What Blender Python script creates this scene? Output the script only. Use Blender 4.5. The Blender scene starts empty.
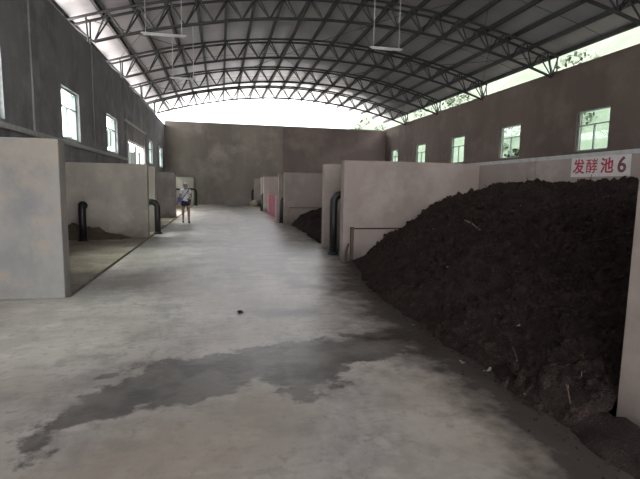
import bpy, bmesh, math, random
import numpy as np
from mathutils import Vector, Matrix, noise as mnoise

random.seed(7)
rng = np.random.default_rng(7)
scene = bpy.context.scene
COL = scene.collection

# ------------------------------------------------------------------ camera
CAM_H = 1.45
F_PX = 452.99
FW = Vector((0.21204561, 0.97046978, -0.11500026))
RT = Vector((0.97722737, -0.2115235, 0.01686617))
UP = Vector((0.00795715, 0.1159578, 0.99322227))
cd = bpy.data.cameras.new('camera'); cam = bpy.data.objects.new('camera', cd); COL.objects.link(cam)
m = Matrix.Identity(4)
for i in range(3):
    m[i][0] = RT[i]; m[i][1] = UP[i]; m[i][2] = -FW[i]
m[2][3] = CAM_H
cam.matrix_world = m
cd.sensor_fit = 'HORIZONTAL'; cd.sensor_width = 36.0
cd.lens = F_PX / 640.0 * 36.0
cd.clip_start = 0.05; cd.clip_end = 500
scene.camera = cam

# ------------------------------------------------------------------ sky and exposure
world = bpy.data.worlds.new('overcast_sky'); scene.world = world
world.use_nodes = True
wn = world.node_tree.nodes; wn.clear()
bg = wn.new('ShaderNodeBackground'); wo = wn.new('ShaderNodeOutputWorld')
bg.inputs['Color'].default_value = (0.975, 0.97, 1.0, 1)
bg.inputs['Strength'].default_value = 1.0
world.node_tree.links.new(bg.outputs[0], wo.inputs[0])
sl = bpy.data.lights.new('hazy_sun', 'SUN'); sl.energy = 5.0; sl.angle = math.radians(45); sl.color = (1.0, 0.955, 0.93)
sun = bpy.data.objects.new('hazy_sun', sl); COL.objects.link(sun)
sun.rotation_euler = Vector((0.42, 0.12, -0.90)).to_track_quat('-Z', 'Y').to_euler()   # high sun veiled by haze, from the left
scene.view_settings.view_transform = 'Standard'
scene.view_settings.look = 'None'
scene.view_settings.gamma = 1.0
scene.view_settings.use_curve_mapping = False
scene.view_settings.exposure = 2.95
scene.cycles.max_bounces = 12
scene.cycles.diffuse_bounces = 8
scene.cycles.transparent_max_bounces = 16

# ------------------------------------------------------------------ dimensions (metres; x right, y along the hall, z up)
XL, XR, YB, YF = -3.99, 12.93, 35.2, -6.5
ZL, ZR, ZB = 5.78, 6.12, 6.0
HP = 1.98                       # partition height
XA, XB, XC = -1.94, 2.34, 5.25  # aisle edges, divider wall
def arc(x, apex):               # roof arc
    return apex - 1.35 * ((x - 4.47) / 8.47) ** 2
TRUSS_Y = [11.4, 16.3, 21.2, 26.1, 31.0]

# ------------------------------------------------------------------ material helpers
def new_mat(name):
    mt = bpy.data.materials.new(name); mt.use_nodes = True
    nt = mt.node_tree; b = nt.nodes['Principled BSDF']
    return mt, nt, b
def N(nt, t, **kw):
    n = nt.nodes.new(t)
    for k, v in kw.items():
        if k in n.inputs: n.inputs[k].default_value = v
        else: setattr(n, k, v)
    return n
def coords(nt, scale=(1, 1, 1)):
    g = N(nt, 'ShaderNodeNewGeometry'); mp = N(nt, 'ShaderNodeMapping')
    mp.inputs['Scale'].default_value = scale
    nt.links.new(g.outputs['Position'], mp.inputs['Vector'])
    return mp.outputs[0]
def fac_noise(nt, vec, scale, lo, hi, detail=5, rough=0.6):
    n = N(nt, 'ShaderNodeTexNoise', Scale=scale, Detail=detail, Roughness=rough)
    nt.links.new(vec, n.inputs['Vector'])
    r = N(nt, 'ShaderNodeMapRange'); r.inputs['From Min'].default_value = lo; r.inputs['From Max'].default_value = hi
    nt.links.new(n.outputs['Fac'], r.inputs['Value'])
    return r.outputs[0]
def mix(nt, fac, a, b, mode='MIX'):
    n = N(nt, 'ShaderNodeMix', data_type='RGBA', blend_type=mode)
    for s, v in ((n.inputs[0], fac), (n.inputs[6], a), (n.inputs[7], b)):
        if isinstance(v, (int, float)): s.default_value = v
        elif isinstance(v, tuple): s.default_value = v if len(v) == 4 else (*v, 1)
        else: nt.links.new(v, s)
    return n.outputs[2]
def math_node(nt, op, a, b=None):
    n = N(nt, 'ShaderNodeMath', operation=op)
    for i, v in enumerate((a, b)):
        if v is None: continue
        if isinstance(v, (int, float)): n.inputs[i].default_value = v
        else: nt.links.new(v, n.inputs[i])
    return n.outputs[0]
def bump(nt, b, height, strength=0.3, dist=0.02):
    n = N(nt, 'ShaderNodeBump', Strength=strength, Distance=dist)
    nt.links.new(height, n.inputs['Height']); nt.links.new(n.outputs[0], b.inputs['Normal'])

def plaster(name, base, dark, light, streak=(1, 1, 0.35), rough=0.9, big=0.35, dirt=None, dirt_top=0.5):
    """mottled rendered-concrete surface; dirt = splash zone colour that rises from the floor"""
    mt, nt, b = new_mat(name)
    v = coords(nt); vs = coords(nt, streak)
    c = mix(nt, fac_noise(nt, vs, big * 2.2, 0.44, 0.62, 7), base, dark)
    c = mix(nt, fac_noise(nt, v, big * 4.1, 0.48, 0.66, 7), c, light)
    c = mix(nt, math_node(nt, 'MULTIPLY', fac_noise(nt, v, 9.0, 0.4, 0.8), 0.35), c, dark)
    if dirt:
        g = N(nt, 'ShaderNodeNewGeometry'); s = N(nt, 'ShaderNodeSeparateXYZ')
        nt.links.new(g.outputs['Position'], s.inputs[0])
        r = N(nt, 'ShaderNodeMapRange')
        r.inputs['From Min'].default_value = dirt_top; r.inputs['From Max'].default_value = 0.0
        nt.links.new(s.outputs['Z'], r.inputs['Value'])
        f = math_node(nt, 'MULTIPLY', r.outputs[0], fac_noise(nt, v, 1.6, 0.32, 0.62))
        c = mix(nt, f, c, dirt)
    nt.links.new(c, b.inputs['Base Color'])
    b.inputs['Roughness'].default_value = rough
    bump(nt, b, fac_noise(nt, v, 22.0, 0.3, 0.7, 8), 0.25, 0.01)
    return mt
def plain(name, col, rough=0.6, metal=0.0, vary=0.25, scale=8.0):
    mt, nt, b = new_mat(name)
    v = coords(nt)
    d = tuple(c * (1 - vary) for c in col)
    nt.links.new(mix(nt, fac_noise(nt, v, scale, 0.35, 0.7), col, d), b.inputs['Base Color'])
    b.inputs['Roughness'].default_value = rough; b.inputs['Metallic'].default_value = metal
    return mt

M = {}
M['wall_left'] = plaster('grey_cement_render', (0.235, 0.23, 0.24), (0.155, 0.152, 0.158), (0.295, 0.29, 0.30), big=0.3)
M['wall_right'] = plaster('brown_cement_render', (0.108, 0.080, 0.066), (0.082, 0.061, 0.050), (0.13, 0.10, 0.083), big=0.2)
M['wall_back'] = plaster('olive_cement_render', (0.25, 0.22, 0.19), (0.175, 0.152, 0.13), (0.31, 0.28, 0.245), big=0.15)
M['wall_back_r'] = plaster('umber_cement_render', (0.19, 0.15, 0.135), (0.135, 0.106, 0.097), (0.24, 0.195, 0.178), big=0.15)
M['part_l'] = plaster('beige_grey_partition', (0.40, 0.365, 0.315), (0.32, 0.29, 0.25), (0.46, 0.42, 0.365), dirt=(0.10, 0.085, 0.06), dirt_top=0.55)
M['part_near'] = plaster('stained_grey_partition', (0.265, 0.252, 0.236), (0.19, 0.187, 0.184), (0.32, 0.27, 0.215), streak=(1, 1, 0.6), big=0.55)
M['part_r'] = plaster('warm_beige_partition', (0.32, 0.265, 0.24), (0.265, 0.218, 0.198), (0.365, 0.31, 0.28), dirt=(0.10, 0.085, 0.075), dirt_top=0.4)
M['ledge'] = plain('pale_cement_ledge', (0.48, 0.48, 0.47), 0.85)
M['steel'] = plain('dark_painted_steel', (0.022, 0.022, 0.024), 0.6)
M['purlin'] = plain('dark_purlin_steel', (0.022, 0.022, 0.024), 0.65)
M['pipe'] = plain('black_plastic_pipe', (0.012, 0.011, 0.011), 0.45)
M['lamp_w'] = plain('white_enamel', (0.5, 0.5, 0.5), 0.5, vary=0.08)
M['frame'] = plain('white_aluminium', (0.55, 0.57, 0.56), 0.4, vary=0.08)
M['frame_g'] = plain('grey_green_aluminium', (0.22, 0.27, 0.25), 0.4, vary=0.08)
M['wood'] = plain('weathered_brown_timber', (0.09, 0.06, 0.045), 0.8, scale=20)
M['straw'] = plain('pale_straw', (0.22, 0.18, 0.12), 0.85, vary=0.5, scale=30)
M['litter'] = plain('pale_litter', (0.5, 0.47, 0.42), 0.7, vary=0.3, scale=30)
M['leaf_litter'] = plain('dry_brown_leaf', (0.14, 0.09, 0.05), 0.8, vary=0.4, scale=25)
M['red'] = plain('faded_red_paint', (0.17, 0.03, 0.048), 0.7)
M['pink'] = plain('pale_pink_post', (0.50, 0.36, 0.35), 0.6)
M['rubbish'] = plain('pale_sacking', (0.42, 0.40, 0.28), 0.9, vary=0.4)

def roof_mat():
    mt, nt, b = new_mat('ribbed_roof_sheet')
    v = coords(nt)
    c = mix(nt, fac_noise(nt, coords(nt, (0.3, 1, 1)), 0.8, 0.35, 0.7), (0.31, 0.30, 0.308), (0.25, 0.243, 0.25))
    nt.links.new(c, b.inputs['Base Color'])
    b.inputs['Roughness'].default_value = 0.42; b.inputs['Metallic'].default_value = 0.35
    w = N(nt, 'ShaderNodeTexWave', Scale=0.8, bands_direction='Y')
    nt.links.new(v, w.inputs['Vector'])
    bump(nt, b, w.outputs['Fac'], 0.12, 0.02)
    return mt
M['roof'] = roof_mat()

def glass_mat():
    mt, nt, b = new_mat('pale_green_window_glass')
    nt.nodes.remove(b)
    t = N(nt, 'ShaderNodeBsdfTransparent', Color=(0.91, 0.97, 0.945, 1)); g = N(nt, 'ShaderNodeBsdfGlossy', Roughness=0.03)
    lw = N(nt, 'ShaderNodeLayerWeight'); mx = N(nt, 'ShaderNodeMixShader')
    nt.links.new(math_node(nt, 'ADD', math_node(nt, 'MULTIPLY', math_node(nt, 'POWER', lw.outputs['Facing'], 5.0), 0.5), 0.03), mx.inputs[0]); nt.links.new(t.outputs[0], mx.inputs[1]); nt.links.new(g.outputs[0], mx.inputs[2])
    nt.links.new(mx.outputs[0], nt.nodes['Material Output'].inputs[0])
    return mt
M['glass'] = glass_mat()

def floor_mat():
    mt, nt, b = new_mat('worn_concrete_floor')
    v = coords(nt)
    c = mix(nt, fac_noise(nt, v, 0.55, 0.40, 0.60), (0.46, 0.432, 0.395), (0.30, 0.279, 0.252))
    c = mix(nt, math_node(nt, 'MULTIPLY', fac_noise(nt, coords(nt, (1, 0.6, 1)), 1.7, 0.49, 0.64, 8, 0.68), 0.7), c, (0.20, 0.19, 0.185))
    c = mix(nt, math_node(nt, 'MULTIPLY', fac_noise(nt, v, 3.1, 0.52, 0.68, 8, 0.65), 0.55), c, (0.53, 0.502, 0.465))
    c = mix(nt, math_node(nt, 'MULTIPLY', fac_noise(nt, v, 9.0, 0.53, 0.64, 7, 0.7), 0.6), c, (0.19, 0.17, 0.15))
    c = mix(nt, math_node(nt, 'MULTIPLY', fac_noise(nt, coords(nt, (0.5, 1.6, 1)), 4.5, 0.54, 0.62, 8, 0.7), 0.5), c, (0.24, 0.215, 0.19))
    c = mix(nt, math_node(nt, 'MULTIPLY', fac_noise(nt, v, 1.1, 0.5, 0.62, 6), 0.5), c, (0.40, 0.36, 0.31))
    # recorded stains: damp film, leachate, brown scour
    def attr(nm): return N(nt, 'ShaderNodeAttribute', attribute_name=nm).outputs['Fac']
    def edge(a, amp, lo, hi, sc=3.0):
        n = N(nt, 'ShaderNodeTexNoise', Scale=sc, Detail=7.0, Roughness=0.62); nt.links.new(v, n.inputs['Vector'])
        s = math_node(nt, 'ADD', a, math_node(nt, 'MULTIPLY', math_node(nt, 'SUBTRACT', n.outputs['Fac'], 0.5), amp))
        r = N(nt, 'ShaderNodeMapRange'); r.inputs['From Min'].default_value = lo; r.inputs['From Max'].default_value = hi
        nt.links.new(s, r.inputs['Value']); return r.outputs[0]
    scour = edge(attr('scour'), 1.2, 0.2, 0.9, 2.0)
    c = mix(nt, math_node(nt, 'MULTIPLY', scour, 0.55), c, (0.30, 0.245, 0.19))
    drag = edge(attr('drag'), 3.6, 0.15, 0.95, 2.2)
    c = mix(nt, math_node(nt, 'MULTIPLY', drag, 0.8), c, (0.16, 0.155, 0.15))
    wet = edge(attr('wet'), 1.9, 0.42, 0.55, 3.0)
    c = mix(nt, math_node(nt, 'MULTIPLY', wet, 0.90), c, mix(nt, fac_noise(nt, v, 2.6, 0.44, 0.58, 7), (0.13, 0.121, 0.112), (0.055, 0.05, 0.047)))
    leach = edge(attr('leach'), 1.3, 0.2, 0.75)
    c = mix(nt, math_node(nt, 'MULTIPLY', leach, 0.93), c, (0.035, 0.029, 0.026))
    nt.links.new(math_node(nt, 'SUBTRACT', 0.5, math_node(nt, 'MULTIPLY', leach, 0.42)), b.inputs['Specular IOR Level'])
    nt.links.new(c, b.inputs['Base Color'])
    r = N(nt, 'ShaderNodeMapRange'); r.inputs['To Min'].default_value = 0.38; r.inputs['To Max'].default_value = 0.34
    nt.links.new(math_node(nt, 'MAXIMUM', wet, math_node(nt, 'MULTIPLY', leach, 0.1)), r.inputs['Value'])
    nt.links.new(r.outputs[0], b.inputs['Roughness'])
    bump(nt, b, fac_noise(nt, v, 14.0, 0.3, 0.7, 8), 0.2, 0.008)
    return mt
M['floor'] = floor_mat()

def bay_floor_mat():
    mt, nt, b = new_mat('residue_covered_bay_floor')
    v = coords(nt)
    c = mix(nt, fac_noise(nt, v, 1.5, 0.4, 0.6), (0.29, 0.25, 0.19), (0.20, 0.168, 0.125))
    c = mix(nt, fac_noise(nt, v, 0.9, 0.52, 0.66), c, (0.36, 0.34, 0.31))
    c = mix(nt, math_node(nt, 'MULTIPLY', fac_noise(nt, v, 18, 0.5, 0.7), 0.5), c, (0.08, 0.065, 0.045))
    nt.links.new(c, b.inputs['Base Color']); b.inputs['Roughness'].default_value = 0.9
    bump(nt, b, fac_noise(nt, v, 30.0, 0.3, 0.7, 6), 0.5, 0.02)
    return mt
M['bay'] = bay_floor_mat()

M['bay_residue'] = plain('brown_bay_residue', (0.10, 0.08, 0.055), 0.95, vary=0.5, scale=14)
def compost_mat(name, c0, c1, c2):
    mt, nt, b = new_mat(name)
    v = coords(nt)
    c = mix(nt, fac_noise(nt, v, 7.0, 0.35, 0.7, 8), c0, c1)
    c = mix(nt, fac_noise(nt, v, 45.0, 0.62, 0.75, 3), c, c2)
    nt.links.new(c, b.inputs['Base Color']); b.inputs['Roughness'].default_value = 0.95
    b.inputs['Specular IOR Level'].default_value = 0.2
    bump(nt, b, fac_noise(nt, v, 60.0, 0.3, 0.7, 8), 0.9, 0.03)
    return mt
M['compost'] = compost_mat('dark_compost', (0.022, 0.0145, 0.0135), (0.046, 0.031, 0.028), (0.12, 0.092, 0.08))
M['clod'] = compost_mat('compost_clods', (0.030, 0.020, 0.0175), (0.062, 0.042, 0.035), (0.15, 0.115, 0.09))

# ------------------------------------------------------------------ object helpers
def link(name, me, mat=None, parent=None):
    o = bpy.data.objects.new(name, me); COL.objects.link(o)
    if mat is not None and me is not None:
        me.materials.clear(); me.materials.append(mat)
    if parent is not None: o.parent = parent
    return o
def tag(o, label=None, cat=None, group=None, kind=None):
    if label: o['label'] = label
    if cat: o['category'] = cat
    if group: o['group'] = group
    if kind: o['kind'] = kind
    return o
def empty(name, loc=(0, 0, 0)):
    o = bpy.data.objects.new(name, None); COL.objects.link(o); o.location = loc
    o.empty_display_size = 0.1
    return o
def bm_mesh(name, bm, smooth=False):
    me = bpy.data.meshes.new(name); bm.normal_update(); bm.to_mesh(me); bm.free()
    if smooth:
        me.polygons.foreach_set('use_smooth', [True] * len(me.polygons))
    return me
def bm_box(bm, x0, x1, y0, y1, z0, z1):
    vs = [bm.verts.new(p) for p in ((x0, y0, z0), (x1, y0, z0), (x1, y1, z0), (x0, y1, z0), (x0, y0, z1), (x1, y0, z1), (x1, y1, z1), (x0, y1, z1))]
    for f in ((0, 3, 2, 1), (4, 5, 6, 7), (0, 1, 5, 4), (1, 2, 6, 5), (2, 3, 7, 6), (3, 0, 4, 7)):
        bm.faces.new([vs[i] for i in f])
def box(name, x0, x1, y0, y1, z0, z1, mat, parent=None, bevel=0.0):
    bm = bmesh.new(); bm_box(bm, x0, x1, y0, y1, z0, z1)
    if bevel: bmesh.ops.bevel(bm, geom=bm.edges[:], offset=bevel, segments=2, affect='EDGES', profile=0.6)
    return link(name, bm_mesh(name, bm), mat, parent)
def tube_bm(bm, pts, r, sides=8, cap=True):
    pts = [Vector(p) for p in pts]; rings = []
    nrm = None
    for i, p in enumerate(pts):
        a = pts[max(i - 1, 0)]; c = pts[min(i + 1, len(pts) - 1)]
        t = (c - a).normalized()
        if nrm is None:
            nrm = t.orthogonal().normalized()
        nrm = (nrm - t * nrm.dot(t)).normalized()
        bt = t.cross(nrm)
        rr = r[i] if isinstance(r, (list, tuple)) else r
        rings.append([bm.verts.new(p + (nrm * math.cos(k * 2 * math.pi / sides) + bt * math.sin(k * 2 * math.pi / sides)) * rr) for k in range(sides)])
    for a, b in zip(rings, rings[1:]):
        for k in range(sides):
            bm.faces.new((a[k], a[(k + 1) % sides], b[(k + 1) % sides], b[k]))
    if cap:
        bm.faces.new(rings[0][::-1]); bm.faces.new(rings[-1])
def tube(name, pts, r, mat, parent=None, sides=8):
    bm = bmesh.new(); tube_bm(bm, pts, r, sides)
    return link(name, bm_mesh(name, bm, True), mat, parent)
def grid_mesh(name, X, Y, Z):
    """X, Y, Z: (ny, nx) arrays"""
    ny, nx = X.shape
    co = np.stack([X, Y, Z], -1).reshape(-1, 3)
    i = np.arange((ny - 1) * (nx - 1)); r = i // (nx - 1); c = i % (nx - 1); a = r * nx + c
    faces = np.stack([a, a + 1, a + nx + 1, a + nx], -1)
    me = bpy.data.meshes.new(name); me.from_pydata(co.tolist(), [], faces.tolist()); me.update()
    return me
UNIT = {}
def strut(name, a, b, r, mat, parent, sides=6):
    """straight round bar between two points; all share one unit mesh per material"""
    key = (mat.name, sides)
    if key not in UNIT:
        bm = bmesh.new(); tube_bm(bm, [(0, 0, 0), (0, 0, 1)], 1.0, sides)
        me = bm_mesh('bar', bm, False); me.materials.append(mat); UNIT[key] = me
    a, b = Vector(a), Vector(b); d = b - a
    o = bpy.data.objects.new(name, UNIT[key]); COL.objects.link(o)
    o.parent = parent
    o.location = a; o.rotation_mode = 'QUATERNION'; o.rotation_quaternion = d.to_track_quat('Z', 'Y')
    o.scale = (r, r, d.length)
    return o
def wall_holes(name, axis, c0, c1, u0, u1, z0, z1, holes, mat):
    """wall slab: axis 'x' (plane x=c0..c1, u along y) with rectangular holes (ua, ub, za, zb)"""
    us = sorted({u0, u1, *[h[0] for h in holes], *[h[1] for h in holes]}); zs = sorted({z0, z1, *[h[2] for h in holes], *[h[3] for h in holes]})
    def solid(i, j):
        if i < 0 or j < 0 or i >= len(us) - 1 or j >= len(zs) - 1: return False
        u = (us[i] + us[i + 1]) / 2; z = (zs[j] + zs[j + 1]) / 2
        return not any(h[0] < u < h[1] and h[2] < z < h[3] for h in holes)
    bm = bmesh.new(); P = lambda c, u, z: (c, u, z) if axis == 'x' else (u, c, z)
    def quad(*p): bm.faces.new([bm.verts.new(q) for q in p])
    for i in range(len(us) - 1):
        for j in range(len(zs) - 1):
            if not solid(i, j): continue
            a, b, c, d = us[i], us[i + 1], zs[j], zs[j + 1]
            for cc in (c0, c1): quad(P(cc, a, c), P(cc, b, c), P(cc, b, d), P(cc, a, d))
            if not solid(i - 1, j): quad(P(c0, a, c), P(c1, a, c), P(c1, a, d), P(c0, a, d))
            if not solid(i + 1, j): quad(P(c0, b, c), P(c1, b, c), P(c1, b, d), P(c0, b, d))
            if not solid(i, j - 1): quad(P(c0, a, c), P(c1, a, c), P(c1, b, c), P(c0, b, c))
            if not solid(i, j + 1): quad(P(c0, a, d), P(c1, a, d), P(c1, b, d), P(c0, b, d))
    bmesh.ops.remove_doubles(bm, verts=bm.verts[:], dist=1e-5); bmesh.ops.recalc_face_normals(bm, faces=bm.faces[:])
    return link(name, bm_mesh(name, bm), mat)

# ------------------------------------------------------------------ outside: ground and hillside
g = box('ground_yard', -60, 15.5, -40, 90, -0.4, -0.12, plaster('pale_yard_concrete', (0.58, 0.56, 0.54), (0.49, 0.475, 0.455), (0.64, 0.62, 0.60), big=0.1))
tag(g, 'pale concrete and earth yard outside around the hall', 'ground', kind='structure')
def grass_mat(name, a, b_, c_):
    mt, nt, b = new_mat(name); v = coords(nt)
    c = mix(nt, fac_noise(nt, v, 0.35, 0.4, 0.62), a, b_)
    c = mix(nt, fac_noise(nt, v, 2.5, 0.5, 0.7), c, c_)
    nt.links.new(c, b.inputs['Base Color']); b.inputs['Roughness'].default_value = 0.9
    return mt
M['grass'] = grass_mat('hillside_grass', (0.016, 0.027, 0.013), (0.022, 0.034, 0.018), (0.031, 0.038, 0.024))
M['shrub'] = grass_mat('hillside_shrub_leaves', (0.017, 0.027, 0.013), (0.024, 0.036, 0.018), (0.034, 0.047, 0.025))
nx, ny = 60, 110
def hill_z(x): return -0.12 + (0 if x < 18 else 36.0 * (1 - math.exp(-(x - 18) / 24.0)))
hx, hy = np.meshgrid(np.linspace(15.5, 75, nx), np.linspace(-20, 120, ny))
hz = np.array([[hill_z(x) + 1.0 * mnoise.fractal(Vector((x * .12, y * .12, 0)), 1.0, 2.0, 5) * min(1, max(0, (x - 18) / 4)) for x, y in zip(rx, ry)] for rx, ry in zip(hx, hy)])
hill = link('hillside', grid_mesh('hillside', hx, hy, hz), M['grass'])
tag(hill, 'pale green grassy hillside seen over the right wall', 'hillside', kind='structure')
def leaf_clumps(name, spots, mat, per=70, leaf=0.16):
    V, Fc = [], []
    for (cx, cy, cz, rx, rz) in spots:
        for _ in range(per):
            d = rng.normal(size=3); d /= np.linalg.norm(d); k = rng.uniform(0.55, 1.0)
            p = np.array([cx, cy, cz]) + d * k * np.array([rx, rx, rz])
            u = rng.normal(size=3); u /= np.linalg.norm(u); w = np.cross(u, rng.normal(size=3)); w /= np.linalg.norm(w)
            s = leaf * rng.uniform(0.6, 1.5); i = len(V)
            V += [p - u * s, p + w * s * .5, p + u * s, p - w * s * .5]; Fc.append((i, i + 1, i + 2, i + 3))
    me = bpy.data.meshes.new(name); me.from_pydata([tuple(v) for v in V], [], Fc); me.update()
    return link(name, me, mat)
spots = []
for _ in range(200):
    x = random.uniform(20, 60); y = random.uniform(6, 100); r = random.uniform(0.6, 1.9)
    spots.append((x, y, hill_z(x) + r * .4, r, r * .8))
sh = leaf_clumps('hillside_scrub', spots, M['shrub'], 110, 0.2)
tag(sh, 'scattered green scrub growing all over the hillside outside', 'scrub', kind='stuff')

# neighbouring shed glimpsed through the gateway
M['shed'] = plain('grey_green_shed_render', (0.075, 0.088, 0.074), 0.9, scale=1.0); M['shed_roof'] = plain('grey_shed_roof', (0.05, 0.058, 0.055), 0.8, scale=1.0)
sd = empty('outbuilding', (-13, 52, -0.12)); tag(sd, 'pale green shed outside, glimpsed through the open gateway', 'building')
box('wall', -4, 4, 4, 4.3, 0, 5.2, M['shed'], sd); box('wall', -4, -3.7, -6, 4, 0, 4.4, M['shed'], sd)
bm = bmesh.new(); pr = [(-4.6, 4.6), (4.6, 6.6), (4.6, 6.8), (-4.6, 4.8)]
va = [bm.verts.new((x, -6.6, z)) for x, z in pr]; vb = [bm.verts.new((x, 4.8, z)) for x, z in pr]
bm.faces.new(va[::-1]); bm.faces.new(vb)
for k in range(4): bm.faces.new((va[k], va[(k + 1) % 4], vb[(k + 1) % 4], vb[k]))
link('roof', bm_mesh('shed_roof', bm), M['shed_roof'], sd)
for y in (-6, -2.5, 1.0): box('post', 3.8, 4.0, y, y + .2, 0, 6.45, M['shed_roof'], sd)

# ------------------------------------------------------------------ floor
def in_poly_sd(px, py, poly):
    poly = np.array(poly, float); n = len(poly)
    d2 = np.full(px.shape, 1e9); inside = np.zeros(px.shape, bool)
    for i in range(n):
        a, b = poly[i], poly[(i + 1) % n]; e = b - a
        t = np.clip(((px - a[0]) * e[0] + (py - a[1]) * e[1]) / (e @ e), 0, 1)
        d2 = np.minimum(d2, (px - a[0] - t * e[0]) ** 2 + (py - a[1] - t * e[1]) ** 2)
        cond = ((a[1] <= py) != (b[1] <= py))
        with np.errstate(divide='ignore', invalid='ignore'):
            xi = a[0] + (py - a[1]) * e[0] / e[1]
        inside ^= cond & (px < xi)
    d = np.sqrt(d2); return np.where(inside, d, -d)
DRAIN = 0.05
xs = np.arange(XA + DRAIN, 5.3, 0.06); ys = np.concatenate([np.arange(YF, 0.5, 0.25), np.arange(0.5, 9, 0.05), np.arange(9, YB + 0.3, 0.12)])
gx, gy = np.meshgrid(xs, ys)
fm = grid_mesh('floor', gx, gy, np.zeros_like(gx))
floor = link('floor', fm, M['floor'])
tag(floor, 'worn grey concrete aisle floor with damp dark stains', 'floor', kind='structure')
px, py = gx.ravel(), gy.ravel()
band = [(-1.1, 2.66), (-0.94, 3.17), (-0.75, 3.46), (-0.61, 3.73), (-0.19, 3.88), (0.43, 4.03), (1.05, 4.06), (2.17, 4.12), (1.84, 3.66), (1.04, 3.51), (0.81, 3.1), (0.52, 2.94), (0.28, 3.32), (0.01, 3.19), (-0.15, 3.0), (-0.46, 2.95), (-0.83, 2.89), (-0.96, 2.54)]
def ramp(sd, w): return np.clip(0.5 + sd / w, 0, 1)
wet = ramp(in_poly_sd(px, py, band), 0.5)
for (cx, cy, rx, ry) in ((1.7, 4.12, .5, .12), (-0.83, 3.56, .12, .07), (0.55, 3.3, .3, .25)):
    wet = np.maximum(wet, np.clip(0.72 - 0.3 * np.sqrt(((px - cx) / rx) ** 2 + ((py - cy) / ry) ** 2), 0, 1))
foot_y = np.array([-1, 0.5, 2.0, 4.0, 5.0, 6.3, 7.6, 8.6]); foot_x = np.array([2.3, 2.3, 2.07, 2.08, 2.05, 2.12, 2.38, 2.60])
fx = np.interp(py, foot_y, foot_x)
wide = np.interp(py, [0, 2, 3, 4, 5, 6.5, 8.6, 10], [.9, .9, .85, 1.1, .9, 1.0, .6, .25])
leach = np.clip(1.0 - (fx - px) / wide, 0, 1) * (py < 9.0)
leach = np.maximum(leach, 0.85 * np.clip(1.25 - 0.5 * np.sqrt(((px - 1.75) / .45) ** 2 + ((py - 4.04) / .08) ** 2), 0, 1))
leach = np.maximum(leach, 0.75 * np.clip(1 - (2.7 - px) / 0.6, 0, 1) * (py > 9))
scour = ramp(in_poly_sd(px, py, [(-1.3, 0.5), (-1.0, 2.4), (-.4, 2.9), (0.2, 3.3), (0.7, 3.0), (0.3, 2.3), (-0.2, 1.8), (-.5, .5)]), 0.7)
scour = np.maximum(scour, 0.8 * ramp(in_poly_sd(px, py, [(1.2, .5), (1.3, 3.2), (1.9, 3.4), (2.0, .5)]), 0.6))
drag = np.clip(1 - np.abs(px - np.interp(py, [6, 9, 12, 16, 24, 34], [1.2, 0.5, 0.9, 1.6, 1.2, 1.0])) / np.interp(py, [6, 9, 14, 30], [.5, 1.8, 1.6, .9]), 0, 1) * np.clip((py - 5.5) / 2, 0, 1)
for (cx, cy, rx_, ry_) in ((0.75, 5.02, .3, .16), (0.2, 5.15, .07, .05), (1.6, 6.4, .5, .14), (1.2, 7.3, .5, .1), (0.6, 9.4, 1.2, .25), (0.9, 12.0, 1.3, .3)):
    drag = np.maximum(drag, np.clip(1.3 - 0.6 * np.sqrt(((px - cx) / rx_) ** 2 + ((py - cy) / ry_) ** 2), 0, 1))
for nm, arr in (('wet', wet), ('leach', leach), ('scour', scour), ('drag', drag)):
    at = fm.attributes.new(nm, 'FLOAT', 'POINT'); at.data.foreach_set('value', arr.astype(np.float32))
f2 = box('floor_far_side', XC, XR, YF, YB, -0.12, 0.0, M['ledge']); tag(f2, 'concrete floor behind the divider wall on the right', 'floor', kind='structure')
fxs, fys = np.meshgrid(np.linspace(XL, XA + DRAIN, 24), np.linspace(YF, 6.2, 100))
f5 = link('floor_forecourt', grid_mesh('floor_forecourt', fxs, fys, np.zeros_like(fxs)), M['floor']); tag(f5, 'pale concrete floor in front of the nearest left partition', 'floor', kind='structure')
f3 = box('floor_bays', XL, XA, 6.2, YB, -0.12, 0.012, M['bay']); tag(f3, 'brown residue covered floor of the bays along the left wall', 'floor', kind='structure')
f4 = box('drain_channel', XA, XA + DRAIN, 6.2, YB, -0.12, -0.07, M['compost']); tag(f4, 'narrow dark drain slot along the left edge of the aisle', 'drain', kind='structure')

# ------------------------------------------------------------------ walls
LW = [(4.0, 5.1), (8.35, 9.84), (13.1, 14.62), (17.83, 19.55), (27.6, 29.0), (32.0, 33.6)]  # first opening is unseen, kept so its sun patch brightens the near floor
GATE = (21.1, 26.1, 0.0, 3.40)
RW = [(3.65, 5.15), (8.5, 10.0), (13.35, 14.83), (18.1, 19.65), (22.85, 24.4), (27.7, 29.3), (32.4, 33.95)]
LZ, RZ = (2.63, 3.96), (2.92, 4.38)
WT = 0.24
wl = wall_holes('wall_left', 'x', XL - WT, XL, YF, YB + .24, -0.12, ZL, [(a, b, *LZ) for a, b in LW] + [GATE], M['wall_left'])
tag(wl, 'tall mottled grey cement wall with high windows on the left', 'wall', kind='structure')
wr = wall_holes('wall_right', 'x', XR, XR + WT, YF, YB + .24, -0.12, ZR, [(a, b, *RZ) for a, b in RW], M['wall_right'])
tag(wr, 'long dark brown cement wall with square windows on the right', 'wall', kind='structure')
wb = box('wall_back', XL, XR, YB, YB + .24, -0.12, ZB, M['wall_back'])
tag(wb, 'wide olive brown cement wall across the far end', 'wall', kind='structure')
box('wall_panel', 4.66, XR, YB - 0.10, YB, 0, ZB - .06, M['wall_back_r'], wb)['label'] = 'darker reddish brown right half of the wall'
box('coping', XL, XR, YB - .02, YB + .26, ZB, ZB + .05, M['ledge'], wb)
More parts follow.
